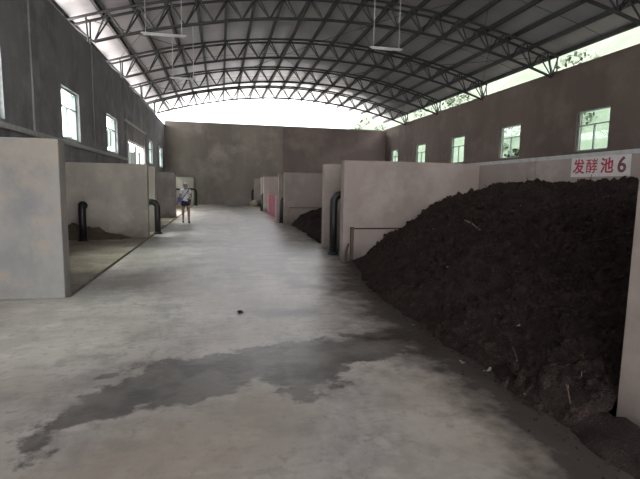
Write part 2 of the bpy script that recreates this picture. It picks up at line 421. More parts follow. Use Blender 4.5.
wf = wall_holes('wall_front', 'y', YF, YF + .24, XL, XR, -0.12, 8.0, [(-3.7, 6.5, -0.12, 5.9)], M['wall_left'])  # unseen wall added behind the camera; its opening is sized for the light
tag(wf, 'front cement wall with the wide entrance behind the camera', 'wall', kind='structure')
for y in TRUSS_Y + [6.5]:
    box('pilaster', XL, XL + 0.035, y - .2, y + .2, 0, ZL, M['wall_left'], wl)
t = box('trim_1', XL, XL + .10, 2.0, 20.9, 2.44, 2.54, M['ledge']); tag(t, 'pale horizontal ledge running below the left windows', 'ledge', kind='structure')
t = box('trim_2', XL, XL + .06, 20.9, 26.3, 4.10, 4.18, M['ledge']); tag(t, 'pale lintel strip above the open gateway in the left wall', 'lintel', kind='structure')
dv = box('wall_divider', XC, XC + .2, 6.88, YB - .12, 0, HP - .03, M['part_r'])
tag(dv, 'low pale wall behind the bays running to the far end', 'wall', kind='structure')
dv2 = box('wall_divider', XC, XC + .2, 0.2, 6.86, 0, HP - .03, M['part_r'])
tag(dv2, 'low pale wall behind the compost pile, bearing the painted red sign', 'wall', kind='structure')
box('coping', XC - .012, XC + .22, 6.88, YB - .12, HP - .03, HP + .03, M['ledge'], dv)
box('coping', XC - .012, XC + .22, 0.2, 6.86, HP - .03, HP + .03, M['ledge'], dv2)

# bay partitions
def partition(y, side, label, mat, thick=0.24, x_in=None, hp=HP):
    if side == 'l':
        o = box('partition_wall', XL + .036, XA if x_in is None else x_in, y, y + thick, 0, hp, mat, bevel=0.012)
    else:
        o = box('partition_wall', XB if x_in is None else x_in, XC - .002, y, y + thick, 0, hp, mat, bevel=0.012)
    return tag(o, label, 'partition', group='concrete bay partitions', kind='structure')
partition(6.16, 'l', 'stained grey partition wall nearest on the left, cut by the frame edge', M['part_near'])
partition(12.94, 'l', 'beige partition wall behind the black pipe in the first left bay', M['part_l'])
partition(14.45, 'l', 'partition wall just behind the pipe at the left aisle edge', M['part_l'])
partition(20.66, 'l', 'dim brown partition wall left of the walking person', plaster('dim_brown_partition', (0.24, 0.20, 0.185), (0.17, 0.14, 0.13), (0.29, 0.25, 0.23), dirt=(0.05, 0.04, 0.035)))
partition(33.6, 'l', 'pale partition stub at the far end behind the walking person', M['part_l'])
r0 = partition(1.95, 'r', 'pale partition end at the right frame edge, front of the compost', M['part_r'], thick=0.26, x_in=2.375)
r1 = partition(8.6, 'r', 'broad pale partition wall against which the big compost pile rests', M['part_r'])
partition(10.33, 'r', 'narrow partition end behind the tallest black pipe on the right', M['part_r'])
r3 = partition(17.2, 'r', 'partition wall closing the second right bay with its low kerb', M['part_r'])
partition(18.9, 'r', 'partition end just beside the red board gate', M['part_r'])
partition(25.9, 'r', 'far right partition end beyond the red board gate', M['part_r'])
partition(27.5, 'r', 'far right partition behind the third black pipe on the right', M['part_r'])
partition(33.7, 'r', 'farthest right partition end beside the back wall', M['part_r'])
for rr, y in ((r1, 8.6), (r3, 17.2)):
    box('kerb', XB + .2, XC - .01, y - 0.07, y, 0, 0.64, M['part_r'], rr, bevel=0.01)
    box('kerb_cap', XB + .2, XC - .01, y - 0.085, y, 0.64, 0.655, M['compost'], rr)  # dark strip standing in for the shaded gap along the kerb top
box('kerb_post', XB + .14, XB + .20, 8.51, 8.57, 0, 0.68, M['wood'], r1, bevel=0.006)
tube('broken_stake', [(XB + .06, 8.50, 0), (XB + .05, 8.5, 0.2), (XB + .09, 8.49, 0.36)], [0.03, 0.028, 0.02], M['wood'], r1)

# ------------------------------------------------------------------ windows
wi = 0
def window(x, sgn, y0, y1, z0, z1, label, fmat):
    """x = inner wall face; sgn +1 when the wall lies towards +x"""
    global wi; wi += 1
    w = empty('window_%d' % wi, (x + sgn * .12, (y0 + y1) / 2, z0)); tag(w, label, 'window', kind='structure')
    hw = (y1 - y0) / 2; H = z1 - z0; tz = H * 0.64; a = .04
    def bar(nm, u0, u1, za, zb, d=.03, mat=fmat): return box(nm, -d, d, u0, u1, za, zb, mat, w)
    bar('frame', -hw, -hw + .05, 0, H); bar('frame', hw - .05, hw, 0, H); bar('frame', -hw + .05, hw - .05, 0, .05); bar('frame', -hw + .05, hw - .05, H - .05, H)
    bar('transom', -hw + .05, hw - .05, tz - a / 2, tz + a / 2); bar('mullion', -.025, .025, .05, tz - a / 2)
    for (u0, u1, za, zb) in ((-hw + .05, hw - .05, tz + a / 2, H - .05), (-hw + .05, -.025, .05, tz - a / 2), (.025, hw - .05, .05, tz - a / 2)):
        bar('pane', u0, u1, za, zb, .003, M['glass'])
    return w
lab_l = ['left wall window nearest the camera, just outside the view', 'left wall window cut by the left frame edge', 'large bright left wall window above the nearest ledge', 'left wall window between the bright one and the gateway', 'narrow left wall window just past the open gateway', 'left wall window nearest the back corner']
for (a, b), lb in zip(LW, lab_l):
    window(XL, -1, a, b, *LZ, lb, M['frame_g'])
lab_r = ['', '', 'right wall window directly above the red sign', 'second right wall window counted from the red sign', 'third right wall window counted from the red sign', 'fourth right wall window counted from the red sign', 'small right wall window nearest the back corner']
for (a, b), lb in zip(RW, lab_r):
    if lb: window(XR, 1, a, b, *RZ, lb, M['frame_g'])
dr = empty('door_1', (XL - .12, 23.6, 0)); tag(dr, 'open wide gateway in the left wall with a bare frame', 'gateway', kind='structure')
box('door_frame', -.05, .05, -2.5, -2.42, 0, 3.4, M['frame'], dr); box('door_frame', -.05, .05, 2.42, 2.5, 0, 3.4, M['frame'], dr)
box('door_frame', -.05, .05, -2.42, 2.42, 3.32, 3.4, M['frame'], dr); box('door_post', -.04, .04, .9, .98, 0, 3.32, M['frame'], dr)

# ------------------------------------------------------------------ roof
RX0, RX1, RY0, RY1 = -4.75, 13.05, YF, 35.9
ZPU = 8.02    # top-chord apex
rx = np.linspace(RX0, RX1, 72); gx, gy = np.meshgrid(rx, np.array([RY0, 5, 17, 29, RY1]))
gz = ZPU + .20 - 1.35 * ((gx - 4.47) / 8.47) ** 2
bm = bmesh.new(); bm.from_mesh(grid_mesh('roof_tmp', gx, gy, gz))
top = bmesh.ops.extrude_face_region(bm, geom=bm.faces[:])
bmesh.ops.translate(bm, verts=[v for v in top['geom'] if isinstance(v, bmesh.types.BMVert)], vec=(0, 0, .04))
bmesh.ops.recalc_face_normals(bm, faces=bm.faces[:])
ceil = link('ceiling', bm_mesh('ceiling', bm, False), M['roof'])
tag(ceil, 'arched ribbed metal roof over the whole hall', 'roof', kind='structure')
pxs = [RX0 + .06 + i * (RX1 - RX0 - .12) / 18 for i in range(19)]
for X in pxs:
    z = arc(X, ZPU + .20)
    box('purlin', X - .05, X + .05, RY0, RY1, z - .15, z - .005, M['purlin'], ceil)
ye = [6.5] + TRUSS_Y
for i, (a, b) in enumerate(zip(ye, ye[1:])):
    for (xa, xb) in ((-4.2, -1.6), (4.4, 7.0), (10.2, 12.8)) if i % 2 == 0 else ((1.6, 4.4), (7.2, 9.8)):
        strut('brace_rod', (xa, a, arc(xa, ZPU + .02)), (xb, b, arc(xb, ZPU + .02)), .011, M['purlin'], ceil, 5)
        strut('brace_rod', (xb, a, arc(xb, ZPU + .02)), (xa, b, arc(xa, ZPU + .02)), .011, M['purlin'], ceil, 5)
for y in (13.9, 18.7, 23.6, 28.5):
    for k in range(0, 18, 1):
        a, b = pxs[k], pxs[k + 1]
        strut('sag_rod', (a, y, arc(a, ZPU + .10)), (b, y, arc(b, ZPU + .10)), .008, M['purlin'], ceil, 5)

# trusses
ordinal = {11.4: 'nearest arched steel roof truss, crossing the top right corner', 16.3: 'arched steel roof truss reaching the top left, second nearest',
           21.2: 'third nearest arched steel roof truss, midway along the hall', 26.1: 'fourth nearest arched steel roof truss, next to the last',
           31.0: 'farthest arched steel roof truss, silhouetted against the bright gable opening'}
def truss(y):
    t = empty('roof_truss', ((XL + XR) / 2, y, ZL)); tag(t, ordinal[y], 'truss', group='arched roof trusses')
    off = -Vector(t.location); n = 19; HALF = .24
    bx = np.linspace(XL + .06, XR - .05, n)             # bottom nodes
    tx = np.concatenate([[RX0 + .12], (bx[1:] + bx[:-1]) / 2, [RX1 - .12]])  # top nodes
    zb = lambda x: arc(x, 7.27) + (0.02 if x > 0 else 0)
    zt = lambda x: arc(x, ZPU)
    sm = lambda a, b: np.linspace(a, b, 40)
    tube('bottom_chord', [Vector((x, y, zb(x))) + off for x in sm(bx[0], bx[-1])], .052, M['steel'], t)
    for s in (-HALF, HALF):
        tube('top_chord', [Vector((x, y + s, zt(x))) + off for x in sm(tx[0], tx[-1])], .046, M['steel'], t)
    for i in range(n):
        B = Vector((bx[i], y, zb(bx[i]))) + off
        for k in (i, i + 1):
            for s in (-HALF, HALF):
                T = Vector((tx[k], y + s, zt(tx[k]))) + off
                strut('web_strut', B, T, .028, M['steel'], t)
    for k in range(n + 1):
        strut('cross_tie', Vector((tx[k], y - HALF, zt(tx[k]))) + off, Vector((tx[k], y + HALF, zt(tx[k]))) + off, .018, M['steel'], t)
    # bearing plates and short posts on both wall tops
    c = off
    box('bearing_plate', XL - .20 + c.x, XL + .0 + c.x, -.18, .18, ZL + c.z, ZL + .03 + c.z, M['steel'], t)
    box('bearing_plate', XR + .0 + c.x, XR + .20 + c.x, -.18, .18, ZR + c.z, ZR + .03 + c.z, M['steel'], t)
    for s in (-HALF, HALF):
        strut('bearing_post', (XR + .08 + c.x, s * .5, ZR + .03 + c.z), (XR - .05 + c.x, s, zt(XR - .05) + c.z), .03, M['steel'], t)
        strut('bearing_post', (XL - .08 + c.x, s * .5, ZL + .03 + c.z), (XL - .1 + c.x, s, zt(XL - .1) + c.z), .03, M['steel'], t)
    return t
for y in TRUSS_Y: truss(y)

# hanging strip lamps
def strip_lamp(x0, x1, y, z, label):
    cx = (x0 + x1) / 2; hw = (x1 - x0) / 2
    l = empty('strip_lamp', (cx, y, z)); tag(l, label, 'lamp', group='hanging strip lamps')
    box('housing', -hw - .06, hw + .06, -.03, .03, .0, .035, M['lamp_w'], l, bevel=.008)
    tube('lamp_tube', [(-hw, 0, -.02), (hw, 0, -.02)], .018, M['lamp_w'], l)
    for s in (-1, 1):
        xx = s * (hw - .06)
        tube('hanger_rod', [(xx, 0, .035), (xx, 0, arc(cx + xx, ZPU + .2) - z - .003)], .009, M['lamp_w'], l, 6)
    return l
strip_lamp(-2.03, -0.97, 13.55, 5.5, 'white strip lamp hanging on two rods nearest on the left')
strip_lamp(-1.83, -0.95, 18.7, 5.5, 'white strip lamp hanging farther back on the left side')
strip_lamp(4.30, 5.20, 13.1, 5.5, 'white strip lamp hanging on two rods right of centre')

# ------------------------------------------------------------------ black aeration pipes
def pipe(name_lab, x, y, top, dx, dy, reach, r=.085, R_=.16):
    p = empty('aeration_pipe', (x, y, 0)); tag(p, name_lab, 'pipe', group='black aeration pipes')
    d = Vector((dx, dy, 0)).normalized(); pts = [Vector((0, 0, 0)), Vector((0, 0, top * .5)), Vector((0, 0, top - R_ - r))]
    for k in range(1, 9):
        a = k / 8 * math.pi / 2
        pts.append(Vector((0, 0, top - R_ - r)) + d * (R_ * (1 - math.cos(a))) + Vector((0, 0, R_ * math.sin(a))))
    pts.append(pts[-1] + d * reach)
    tube('riser', pts, r, M['pipe'], p, 14)
    tube('flange', [(0, 0, 0), (0, 0, .05)], r + .035, M['pipe'], p, 14)
    e = pts[-1]; tube('coupling', [e - d * .07, e], r + .018, M['pipe'], p, 14)
    return p
pipe('black elbow pipe standing inside the first left bay', -3.40, 12.30, 0.98, 0.0, 1, .02, .09, .10)
pipe('black elbow pipe at the left aisle edge behind the first beige partition', -1.84, 14.02, 1.02, -1, 0, .5)
pipe('black pipe frame at the far end behind the walking person', -1.74, 33.0, 1.22, -1, 0, 1.5, .07)
pipe('tall thick black elbow pipe nearest on the right, between two partitions', 2.37, 9.52, 1.37, 1, 0, .6, .08)
pipe('black elbow pipe on the right beside the red board gate', 2.36, 17.98, 1.06, 1, 0, .6, .10)
pipe('black elbow pipe third on the right, far down the aisle', 2.34, 26.6, 1.08, 1, 0, .6, .10)
pipe('black elbow pipe farthest on the right by the back wall', 2.30, 34.5, 1.25, 1, 0, .6, .10)

# red board gate at the mouth of a far right bay
rg = empty('board_gate', (2.42, 19.2, 0)); tag(rg, 'red board gate standing at the mouth of a far right bay', 'gate')
for k in range(4): box('board', -.025, .025, .12, 4.5, .04 + k * .25, .04 + k * .25 + .24, M['red'], rg, bevel=.006)
box('gate_post', -.05, .05, -.02, .10, 0, 1.12, M['pink'], rg, bevel=.008); box('gate_post', -.05, .05, 4.5, 4.6, 0, 1.08, M['pink'], rg, bevel=.008)
rgp = box('pale_post', 2.16, 2.26, 18.36, 18.5, 0, 1.1, M['pink'], None, bevel=.01); tag(rgp, 'pale pink post standing beside the black pipe at the red gate', 'post')

# ------------------------------------------------------------------ compost piles
def heap(name, x0, x1, y0, y1, height, step, mat, seed, parent):
    xs = np.arange(x0, x1 + 1e-6, step); ys = np.arange(y0, y1 + 1e-6, step)
    X, Y = np.meshgrid(xs, ys); Z = np.empty_like(X)
    for j in range(len(ys)):
        for i in range(len(xs)):
            x, y = xs[i], ys[j]; b = height(x, y)
            k = min(1.0, max(0.0, b / .25))
            n = .11 * mnoise.fractal(Vector((x * 1.3 + seed, y * 1.3, 0)), 1.0, 2.0, 4) + .05 * mnoise.fractal(Vector((x * 6, y * 6, seed)), .7, 2.0, 5)
            n += .03 * abs(mnoise.noise(Vector((x * 14, y * 14, seed))))
            Z[j, i] = (b + n * k + .02 * mnoise.noise(Vector((x * 9, y * 9, 3))) if b > -.03 else -.03)
    me = grid_mesh(name, X, Y, Z)
    me.polygons.foreach_set('use_smooth', [True] * len(me.polygons))
    return link(name, me, mat, parent), (xs, ys, Z)
PROF_D = [-1, -.02, 0, .2, .72, 1.35, 1.8, 2.66, 3.3]; PROF_H = [-.2, -.03, .01, .14, .50, .98, 1.19, 1.47, 1.60]
def h_main(x, y):
    f = float(np.interp(y, foot_y, foot_x)) + .10 * mnoise.noise(Vector((0, y * 1.7, 5))) + .04 * mnoise.noise(Vector((0, y * 6, 9)))
    b = float(np.interp(x - f, PROF_D, PROF_H))
    b *= 1.0 + .03 * math.sin(y * 1.9)
    if y < 2.6: b -= max(0, 2.25 - y) * 2.0 if x < XB + .02 else 0
    return b
cp = empty('compost_pile', (0, 0, 0)); tag(cp, 'large dark brown compost heap filling the nearest right bay', 'compost pile')
ob, (hxs, hys, HZ) = heap('heap', 1.9, XC - .005, 2.215, 8.505, h_main, .03, M['compost'], 1.7, cp)
def sampler(hxs, hys, HZ):
    def s(x, y):
        i = min(max(int((x - hxs[0]) / (hxs[1] - hxs[0]) + .5), 0), len(hxs) - 1); j = min(max(int((y - hys[0]) / (hys[1] - hys[0]) + .5), 0), len(hys) - 1)
        return HZ[j, i]
    return s
hs = sampler(hxs, hys, HZ)
def h_spill(x, y):
    f = 2.06 + .07 * mnoise.noise(Vector((0, y * 2.3, 5))) + .10 * max(0, 1.5 - y)
    return float(np.interp(x - f, [-1, -.02, 0, .12, .3], [-.2, -.03, .008, .06, .12])) * (1.0 if y > 1.9 else 1 - .35 * (1.9 - y)) - max(0, 1.0 - y) * .3
heap('spill', 1.86, XB - .008, .7, 2.24, h_spill, .03, M['compost'], 2.2, cp)
ICO_bm = bmesh.new(); bmesh.ops.create_icosphere(ICO_bm, subdivisions=1, radius=1.0)
ICO_V = np.array([v.co[:] for v in ICO_bm.verts]); ICO_F = np.array([[v.index for v in f.verts] for f in ICO_bm.faces]); ICO_bm.free()
def rand_rot(n):
    q = rng.normal(size=(n, 4)); q /= np.linalg.norm(q, axis=1)[:, None]; w, x, y, z = q.T
    return np.stack([np.stack([1 - 2 * (y * y + z * z), 2 * (x * y - z * w), 2 * (x * z + y * w)], -1), np.stack([2 * (x * y + z * w), 1 - 2 * (x * x + z * z), 2 * (y * z - x * w)], -1), np.stack([2 * (x * z - y * w), 2 * (y * z + x * w), 1 - 2 * (x * x + y * y)], -1)], 1)
def scatter(name, P, S, mat, parent, aspect=(1, .75, .55), V0=ICO_V, F0=ICO_F, jitter=.25):
    n = len(P); V = V0[None] * (1 + jitter * rng.normal(size=(n, len(V0), 1))) * np.array(aspect)[None, None] * S[:, None, None]
    V = np.einsum('nij,nkj->nki', rand_rot(n), V) + P[:, None]
    F = F0[None] + (np.arange(n) * len(V0))[:, None, None]
    me = bpy.data.meshes.new(name); me.from_pydata(V.reshape(-1, 3).tolist(), [], F.reshape(-1, F0.shape[1]).tolist()); me.update()
    o = link(name, me, mat, parent); o['kind'] = 'stuff'; return o
def pile_points(n, s, xr, yr, lift=0.0, minz=-.005):
    out = []
    while len(out) < n:
        x = random.uniform(*xr); y = random.uniform(*yr); z = s(x, y)
        if z > minz: out.append((x, y, z + lift))
    return np.array(out)
P = pile_points(11000, hs, (1.95, XC - .11), (2.25, 8.45)); S = np.clip(rng.lognormal(-4.0, .55, len(P)), .006, .075)
scatter('compost_clods', P, S, M['clod'], cp)
BOXV = np.array([(a, b, c) for a in (-1, 1) for b in (-1, 1) for c in (-1, 1)], float); BOXF = np.array([(0, 1, 3, 2), (4, 6, 7, 5), (0, 4, 5, 1), (2, 3, 7, 6), (0, 2, 6, 4), (1, 5, 7, 3)])
P = pile_points(1500, hs, (1.95, XC - .06), (2.3, 8.4), .01); S = rng.uniform(.02, .07, len(P))
scatter('plant_fibres', P, S, M['clod'], cp, (1, .05, .05), BOXV, BOXF, .02)
P = pile_points(380, hs, (1.95, XC - .06), (2.3, 8.4), .015); S = rng.uniform(.005, .020, len(P))
scatter('straw_pieces', P, S, M['straw'], cp, (1, .10, .06), BOXV, BOXF, .05)
# crumbs scattered on the concrete before the heap
n = 300; yy = rng.uniform(1.6, 8.3, n); ff = np.interp(yy, foot_y, foot_x); xx = ff - np.abs(rng.normal(0, .10, n)) + .03
scatter('floor_crumbs', np.stack([xx, yy, np.full(n, .004)], -1), rng.uniform(.004, .011, n), M['clod'], cp)

# second right bay
def h_two(x, y):
    f = float(np.interp(y, [10.5, 13.4, 17.0], [2.45, 2.55, 2.62])) + .1 * mnoise.noise(Vector((0, y * 1.4, 2)))
    return float(np.interp(x - f, [-1, -.02, 0, .3, 1.0, 1.8, 3], [-.2, -.03, .01, .30, .60, .80, .9]))
cp2 = empty('compost_pile', (0, 0, 0)); tag(cp2, 'low dark compost heap in the second right bay', 'compost pile')
ob, (axs, ays, AZ) = heap('heap', 2.3, XC - .005, 10.58, 17.11, h_two, .06, M['compost'], 4.1, cp2)
hs2 = sampler(axs, ays, AZ)
P = pile_points(1800, hs2, (2.45, XC - .11), (10.6, 17.05)); scatter('compost_clods', P, np.clip(rng.lognormal(-3.7, .4, len(P)), .01, .06), M['clod'], cp2)

def h_res(x, y):
    return .30 * max(0, 1 - (12.93 - y) / .5) * max(0, min(1, (-2.35 - x) / .8)) - .004
rm = empty('residue_mound', (0, 0, 0)); tag(rm, 'low brown residue mound against the beige partition, beside the first left pipe', 'residue')
heap('mound', -3.94, -2.2, 12.44, 12.925, h_res, .04, M['bay_residue'], 6.3, rm)

# larger loose things lying on the compost: a stick, pale scraps, dry leaves
def on_heap(x, y, lift): return Vector((x, y, max(0.0, hs(x, y)) + lift))
def stick(a, b, r, label, mat):
    A = on_heap(*a, r + .02); B = on_heap(*b, r + .02); Mid = (A + B) / 2 + Vector((.01, .02, .015))
    c = A.copy(); bm = bmesh.new(); tube_bm(bm, [A - c, (A + Mid) / 2 - c + Vector((0, .006, 0)), Mid - c, B - c], [r, r * 1.15, r, r * .6], 7)
    o = link('stick', bm_mesh('stick', bm, True), mat); o.location = c
    return tag(o, label, 'stick', group='sticks lying on the compost')
stick((3.45, 5.96), (3.31, 5.33), .011, 'pale stick lying on the upper slope of the compost pile', M['straw'])
stick((2.26, 2.50), (2.18, 2.36), .005, 'short brown twig at the foot beside the near partition end', M['wood'])
stick((2.34, 3.20), (2.27, 3.02), .005, 'thin brown twig at the near foot of the compost', M['wood'])
def scrap(x, y, s, label, mat, curl=.4):
    bm = bmesh.new(); nn = 6; rows = []
    for i in range(nn + 1):
        u = i / nn * 2 - 1; w = s * .45 * (1 - .55 * u * u) * (1 + .2 * math.sin(5 * u + x * 9))
        z = curl * s * (u * u) + .12 * s * math.sin(4 * u)
        rows.append([bm.verts.new((u * s, -w, z)), bm.verts.new((u * s, 0, z - .1 * s)), bm.verts.new((u * s, w, z + .08 * s))])
    for a, b in zip(rows, rows[1:]):
        for k in range(2): bm.faces.new((a[k], a[k + 1], b[k + 1], b[k]))
    bmesh.ops.solidify(bm, geom=bm.faces[:], thickness=.004)
    o = link('litter_scrap', bm_mesh('litter_scrap', bm, True), mat); o.location = on_heap(x, y, .012 + .1 * s) if x > 1.9 else Vector((x, y, .008 + .1 * s)); o.rotation_euler = (0.1, 0.05, x * 37 + y * 11)
    return tag(o, label, 'litter', group='scraps along the foot of the compost')
scrap(1.95, 3.30, .035, 'white scrap at the edge where floor meets compost', M['litter'])
scrap(2.06, 3.10, .045, 'longer white scrap on the compost foot', M['litter'])
scrap(2.25, 3.03, .035, 'curled whitish scrap slightly up the compost foot', M['litter'])
scrap(1.98, 4.35, .025, 'small white scrap at the damp floor by the pile', M['litter'])
scrap(2.5, 3.35, .03, 'pale scrap a hand above the curled whitish one', M['litter'])
scrap(2.75, 5.1, .04, 'pale torn scrap halfway along the lower slope', M['litter'])
scrap(3.3, 6.6, .04, 'small pale scrap left of the stick on the slope', M['litter'])
scrap(3.9, 5.4, .04, 'small pale scrap right of the stick on the slope', M['litter'])
scrap(2.9, 3.4, .05, 'dull leaf in the middle of the near slope', M['straw'])
scrap(2.75, 2.75, .06, 'dry brown leaf on the near slope by the partition', M['leaf_litter'])
scrap(2.40, 2.55, .07, 'large dry leaf at the foot of the near partition end', M['leaf_litter'])
scrap(4.2, 4.3, .05, 'dull leaf high on the slope below the sign', M['straw'])
scrap(1.66, 3.75, .02, 'tiny pale scrap alone on the wet floor', M['litter'])
# a dark lump on the aisle floor
bm = bmesh.new(); bmesh.ops.create_icosphere(bm, subdivisions=2, radius=.034)
for v in bm.verts: v.co *= 1 + .35 * mnoise.noise(v.co * 25); v.co.z = v.co.z * .5 + .015
o = link('dirt_lump', bm_mesh('dirt_lump', bm, True), M['compost']); o.location = (0.20, 5.14, 0); tag(o, 'small black dirt lump alone on the aisle floor', 'dirt lump')
# rubbish at the far right
bm = bmesh.new(); bmesh.ops.create_icosphere(bm, subdivisions=3, radius=.3)
for v in bm.verts:
    k = 1 + .5 * mnoise.noise(v.co * 5) ; v.co.x *= k; v.co.y *= 1.2 * k; v.co.z = max(0, v.co.z * .9 * k + .18)
o = link('sack', bm_mesh('sack', bm, True), M['rubbish']); o.location = (2.36, 33.0, 0); tag(o, 'crumpled pale sack dumped beside the farthest right partition', 'sack')

# ------------------------------------------------------------------ painted sign
sg = box('painted_sign', -.004, 0, -.52, .52, 0, .315, plain('chipped_white_paint', (0.62, 0.60, 0.58), .8, vary=.15, scale=12)); sg.location = (XC - .001, 5.53, 1.665)
tag(sg, 'white painted sign panel with red characters on the low divider wall', 'sign')
M['sign_red'] = plain('red_sign_paint', (0.45, 0.03, 0.07), .7, vary=.25, scale=20); M['sign_grey'] = plain('dark_sign_paint', (0.17, 0.05, 0.065), .7)
for ch, off, mt_ in (('发', .37, 'sign_red'), ('酵', .125, 'sign_red'), ('池', -.14, 'sign_red'), ('6', -.385, 'sign_grey')):
    cu = bpy.data.curves.new('char', 'FONT'); cu.body = ch; cu.size = .225 if ch != '6' else .29; cu.align_x = 'CENTER'; cu.align_y = 'CENTER'; cu.extrude = .0015; cu.offset = {'酵': .001, '6': .006}.get(ch, .005)
    tmp = bpy.data.objects.new('tmp_char', cu); COL.objects.link(tmp); bpy.context.view_layer.update()
    me = bpy.data.meshes.new_from_object(tmp.evaluated_get(bpy.context.evaluated_depsgraph_get()))
    bpy.data.objects.remove(tmp)
    co = np.array([v.co[:] for v in me.vertices]); c0 = (co.max(0) + co.min(0)) / 2
    me.transform(Matrix.Translation(Vector((-c0[0], -c0[1], 0))))
    o = link('painted_character', me, M[mt_], sg); o.matrix_local = Matrix(((0, 0, -1, -.0058), (-1, 0, 0, off), (0, 1, 0, .155), (0, 0, 0, 1)))

# ------------------------------------------------------------------ walking person
def skin_mesh(name, verts, edges, radii, root=0, sub=2):
    me = bpy.data.meshes.new(name + '_skel'); me.from_pydata(verts, edges, []); me.update()
    o = bpy.data.objects.new(name + '_skel', me); COL.objects.link(o)
    md = o.modifiers.new('s', 'SKIN'); md.use_smooth_shade = True
    for i, r in enumerate(radii):
        sv = me.skin_vertices[0].data[i]; sv.radius = r if isinstance(r, tuple) else (r, r); sv.use_root = (i == root)
    sb = o.modifiers.new('d', 'SUBSURF'); sb.levels = sub; sb.render_levels = sub
    bpy.context.view_layer.update()
    out = bpy.data.meshes.new_from_object(o.evaluated_get(bpy.context.evaluated_depsgraph_get()))
    bpy.data.objects.remove(o); return out
def mesh_join(name, meshes, voxel=None):
    bm = bmesh.new()
    for q in meshes: bm.from_mesh(q)
    me = bm_mesh(name, bm, True)
    if voxel:
        o = bpy.data.objects.new('tmp', me); COL.objects.link(o); r = o.modifiers.new('r', 'REMESH'); r.mode = 'VOXEL'; r.voxel_size = voxel; r.use_smooth_shade = True
        sm = o.modifiers.new('sm', 'SMOOTH'); sm.factor = .4; sm.iterations = 2
        bpy.context.view_layer.update(); me = bpy.data.meshes.new_from_object(o.evaluated_get(bpy.context.evaluated_depsgraph_get())); bpy.data.objects.remove(o)
    return me
M['skin'] = plain('skin', (0.33, 0.21, 0.16), .6, vary=.08)
M['shirt'] = plain('white_cotton', (0.72, 0.74, 0.80), .9, vary=.1); M['shorts'] = plain('dark_denim', (0.03, 0.03, 0.055), .9)
M['blue'] = plain('blue_cloth', (0.10, 0.10, 0.30), .8); M['strap'] = plain('dark_strap', (0.05, 0.055, 0.11), .7); M['hair'] = plain('dark_hair', (0.02, 0.016, 0.014), .6)
M['shoe'] = plain('dark_shoe', (0.06, 0.05, 0.05), .7); M['eye'] = plain('eye_dark', (.02, .015, .012), .3); M['lips'] = plain('lips', (.38, .17, .15), .5)
